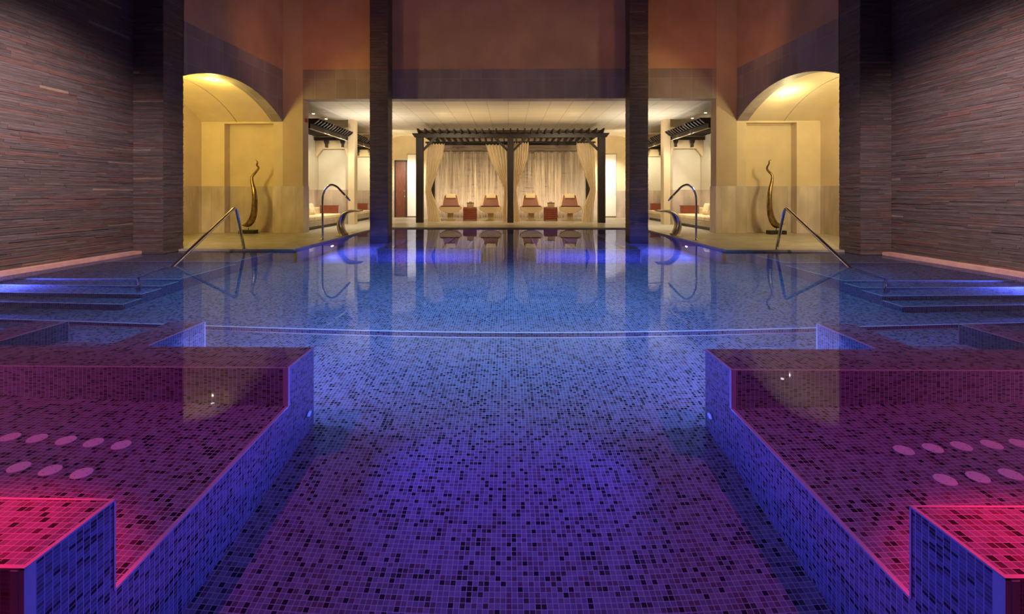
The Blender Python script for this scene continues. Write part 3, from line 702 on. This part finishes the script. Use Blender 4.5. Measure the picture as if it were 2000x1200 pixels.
def sofa(s, y0, y1, label):
    yc = (y0+y1)/2
    r = thing('built_in_sofa', label, 'sofa', (s*6.8, yc, .04), 0, 'cream cushioned sofas in the lounge bays')
    X = lambda x: s*x-s*6.8; h = (y1-y0)/2
    b = B(); bx(b, X(6.42), X(7.32), -h, h, 0, .10); obj('plinth', b, M['black'], r)
    b = B(); bx(b, X(6.32), X(7.32), -h, h, .10, .27); obj('base', b, M['sofa_base'], r, bevel=.008)
    n = max(2, round((y1-y0)/.95))
    for k in range(n):
        a = -h+k*2*h/n+.008; e = -h+(k+1)*2*h/n-.008
        b = B(); bx(b, X(6.33), X(7.15), a, e, .27, .42); obj('seat_cushion', b, M['cushion'], r, bevel=.035)
        b = B(); bx(b, X(7.15), X(7.31), a, e, .28, .66); obj('back_cushion', b, M['cushion'], r, bevel=.035)
    b = B(); bx(b, X(6.45), X(7.12), h-.07, h-.02, .43, .72); obj('end_panel', b, M['wood_red'], r, bevel=.008)
    b = B(); bx(b, X(6.42), X(7.14), h-.072, h-.018, .70, .73); obj('end_rail', b, M['wood_red'], r, bevel=.006)
    return r
def make_pillow(loc, rz, tilt, label):
    r = thing('throw_pillow', label, 'pillow', loc, rz, 'patterned pillows on the lounge sofas')
    b = B(); n = 12; hs = .21
    for sg in (-1, 1):
        V = []
        for j in range(n+1):
            row = []
            for i in range(n+1):
                u, v = i/n*2-1, j/n*2-1
                th = .075*((1-u**4)*(1-v**4))**.6
                pin = 1-.06*(1-abs(u))*(abs(v)**3)-.06*(1-abs(v))*(abs(u)**3)
                row.append(b.verts.new((sg*th, u*hs*pin, v*hs*pin+hs)))
            V.append(row)
        for j in range(n):
            for i in range(n): b.faces.new((V[j][i], V[j][i+1], V[j+1][i+1], V[j+1][i])).smooth = True
    bmesh.ops.remove_doubles(b, verts=b.verts[:], dist=.0005)
    o = obj('cover', b, M['pillow'], r); o.rotation_euler = (0, tilt, 0)
    b = B(); tube(b, [(0, a*hs*.97, c*hs*.97+hs) for a, c in ((-1, -1), (1, -1), (1, 1), (-1, 1), (-1, -1))], .006, 6); obj('piping', b, M['cushion'], o)
    return r
pil = None
for s in (-1, 1):
    sd = SIDE[s]
    wall_pergola(s, 14.9, 18.38, 'dark timber wall pergola over the near %s lounge bay' % sd, 14)
    wall_pergola(s, 18.9, 22.2, 'dark timber wall pergola over the far %s lounge bay' % sd, 13)
    sofa(s, 14.95, 18.38, 'cream cushioned bench sofa in the near %s bay' % sd)
    sofa(s, 18.86, 22.22, 'cream cushioned bench sofa in the far %s bay' % sd)
    spots = [(16.1, 'nearest the pool hall'), (16.75, 'second from the pool hall'), (17.35, 'third from the pool hall')] if s > 0 else [(16.4, 'nearest the pool hall'), (17.2, 'second from the pool hall')]
    for y, wh in spots:
        lab = 'cream patterned pillow on the near %s sofa, %s' % (sd, wh)
        loc = (s*6.98, y, .465); rz = (0.12 if int(y*10) % 2 else -.15)+(PI if s < 0 else 0)
        if pil is None: pil = make_pillow(loc, rz, .28, lab)
        else: dup(pil, loc, rz, lab)
    far = [(20.2, 'left pillow of a pair'), (20.95, 'right pillow of a pair')] if s > 0 else [(19.6, 'by the partition')]
    for y, wh in far:
        lab = ('cream patterned pillow on the far %s sofa, ' % sd)+('by the partition' if s < 0 else ('the nearer one' if y < 20.5 else 'the farther one'))
        dup(pil, (s*6.98, y, .465), .1+(PI if s < 0 else 0), lab)

# ------------------------------------------------------------------ ceiling lamps (visible fittings)
def downlight(loc, label, nrm=(0, 0, -1), rad=.06):
    r = thing('ceiling_downlight', label, 'ceiling light', loc, 0, 'recessed downlights')
    n = Vector(nrm).normalized()
    b = B(); tube(b, [(0, 0, 0), n*.012], rad, 20); obj('housing', b, M['chrome'], r)
    b = B(); tube(b, [n*.012, n*.018], rad*.7, 16); obj('bulb', b, M['lamp_on'], r)
    return r
downlight((-7.42, 12.1, arc_z(12.1)-.004), 'small lit lamp in the vault of the left alcove')
downlight((7.46, 13.35, arc_z(13.35)-.004), 'small lit lamp in the vault of the right alcove', nrm=(0, -.33, -1))
for s in (-1, 1):
    for y, wh in ((17.0, 'nearer'), (18.6, 'farther')):
        if y > 18.4: y = 18.2
        downlight((s*6.85, y, CZ), 'small lit ceiling lamp above the %s wall pergola, the %s one' % (SIDE[s], wh))

# ------------------------------------------------------------------ steel fountains, spouts, rails, sculptures
for s in (-1, 1):
    sd = SIDE[s]
    r = thing('arched_fountain', 'thin arched steel water fountain at the %s deck edge' % sd, 'fountain', (s*4.70, 12.24, .04))
    b = B(); cyl(b, (0, 0), .09, 0, .012, 24); obj('base_plate', b, M['chrome'], r)
    pts = smooth_path([(0, 0, .012), (0, 0, .5), (0, 0, 1.02), (.03, 0, 1.20), (.11, 0, 1.33), (.23, 0, 1.39), (.36, 0, 1.34), (.48, 0, 1.22), (.62, 0, 1.07)], 6)
    b = B(); tube(b, [(-s*x, y, z) for x, y, z in pts], .027, 14); pp = obj('pipe', b, M['chrome'], r)
    b = B(); tube(b, [(-s*.57, 0, 1.125), (-s*.62, 0, 1.07), (-s*.70, 0, .99)], [.027, .034, .018], 12); obj('nozzle', b, M['chrome'], pp)

    r = thing('cascade_spout', 'curved swan-neck steel cascade spout on the %s deck by the column' % sd, 'water spout', (s*4.62, 13.6, .04))
    path = smooth_path([(.03, 0), (-.05, .12), (-.09, .26), (-.08, .42), (-.01, .57), (.12, .66), (.30, .69), (.48, .685)], 6)
    b = B(); V = []
    for i, (x, z) in enumerate(path):
        t = i/(len(path)-1); hw = .20-.03*math.sin(PI*t)+.02*t; th = .085*(1-t)**.7+.014
        x2, z2 = path[min(i+1, len(path)-1)]; x1_, z1_ = path[max(i-1, 0)]
        d = Vector((x2-x1_, 0, z2-z1_)).normalized(); nn = Vector((-d.z, 0, d.x))
        ring = []
        for k in range(20):
            a = k*2*PI/20; ring.append(b.verts.new((-s*(x+nn.x*math.sin(a)*th), math.copysign(abs(math.cos(a))**.6, math.cos(a))*hw, z+nn.z*math.sin(a)*th)))
        V.append(ring)
    for i in range(len(V)-1):
        for k in range(20): b.faces.new((V[i][k], V[i][(k+1) % 20], V[i+1][(k+1) % 20], V[i+1][k])).smooth = True
    b.faces.new(V[0]); b.faces.new(V[-1])
    obj('blade', b, M['steel'], r)
    b = B(); bx(b, -.16, .16, -.25, .25, 0, .012); obj('base_plate', b, M['steel'], r, bevel=.004)

    r = thing('handrail', 'bent polished steel handrail over the %s entry steps' % sd, 'handrail', (s*5.58, 10.2, .04))
    oy = 10.2
    pts = [(0, 10.2, 0), (0, 10.18, .3), (0, 9.90, .80), (0, 9.86, .87), (0, 9.80, .885), (0, 9.73, .85), (0, 9.0, .47), (0, 8.03, -.04), (0, 7.27, -.42)]
    pts = [(0, 10.2, 0), (0, 9.92, .80), (0, 9.885, .855), (0, 9.84, .868), (0, 9.78, .845), (0, 8.03, -.04), (0, 7.26, -.40)]
    b = B(); tube(b, smooth_path([(x, y-oy, z) for x, y, z in pts], 1), .031, 14); obj('rail', b, M['chrome'], r)
    b = B(); tube(b, [(0, 7.26-oy, -.40-.04+.02), (-s*.58, 6.55-oy, -.72-.04+.0)], .022, 12); obj('foot', b, M['chrome'], r)
    b = B(); cyl(b, (0, 0), .05, 0, .01, 20); obj('flange', b, M['chrome'], r)

P1 = [(250,980,6),(290,988,40),(340,975,78),(385,925,86),(420,850,82),(440,740,76),(445,640,66),(430,530,56),(400,440,44),(388,360,34),(430,300,32),(478,240,26),(463,205,24),(478,165,18),(455,130,6)]
P2 = [(522,915,6),(480,945,40),(430,950,74),(380,915,84),(335,830,80),(310,720,70),(305,600,62),(320,480,50),(350,380,38),(360,300,30),(310,240,30),(293,200,26),(310,150,20),(304,115,14),(330,98,5)]
for s, P, xc in ((-1, P1, 350), (1, P2, 405)):
    r = thing('horn_sculpture', 'tall twisting bronze horn sculpture in the %s alcove' % SIDE[s], 'sculpture', (s*(7.60 if s < 0 else 7.72), 14.12, .04))
    k = .0149/6.67; yb = 1100 if s < 0 else 1060
    b = B(); hb = (460-250)*k/2; bx(b, -hb, hb, -.12, .12, 0, .11); obj('plinth', b, M['black'], r, bevel=.006)
    b = B(); tube(b, [(0, 0, .11), (0, 0, .17)], .012, 8); obj('pin', b, M['black'], r)
    path = smooth_path([((x-xc)*k, .05*math.sin(i*.8), (yb-y)*k, w_*k/2) for i, (x, y, w_) in enumerate(P)], 6)
    b = B(); tube(b, [(p[0], p[1], p[2]) for p in path], [max(.004, p[3]) for p in path], 16, sx=.75, sy=1); obj('horn', b, M['bronze'], r)
# red call box on the left pier
r = thing('call_box', 'small red box high on the left pier above the sofa', 'call box', (-6.12, 14.62, 3.36))
b = B(); bx(b, 0, .03, -.07, .07, 0, .12); hs = obj('housing', b, M['red_sign'], r, bevel=.005)
b = B(); bx(b, .03, .034, -.03, .03, .03, .09); obj('button', b, M['black'], hs)
for o in S.objects:
    if o.type == 'MESH' and o.data.materials and o.data.materials[0] in (M['mosaic'], M['trim'], M['nosing'], M['jet'], M['chrome']): o.cycles.is_caustics_receiver = True
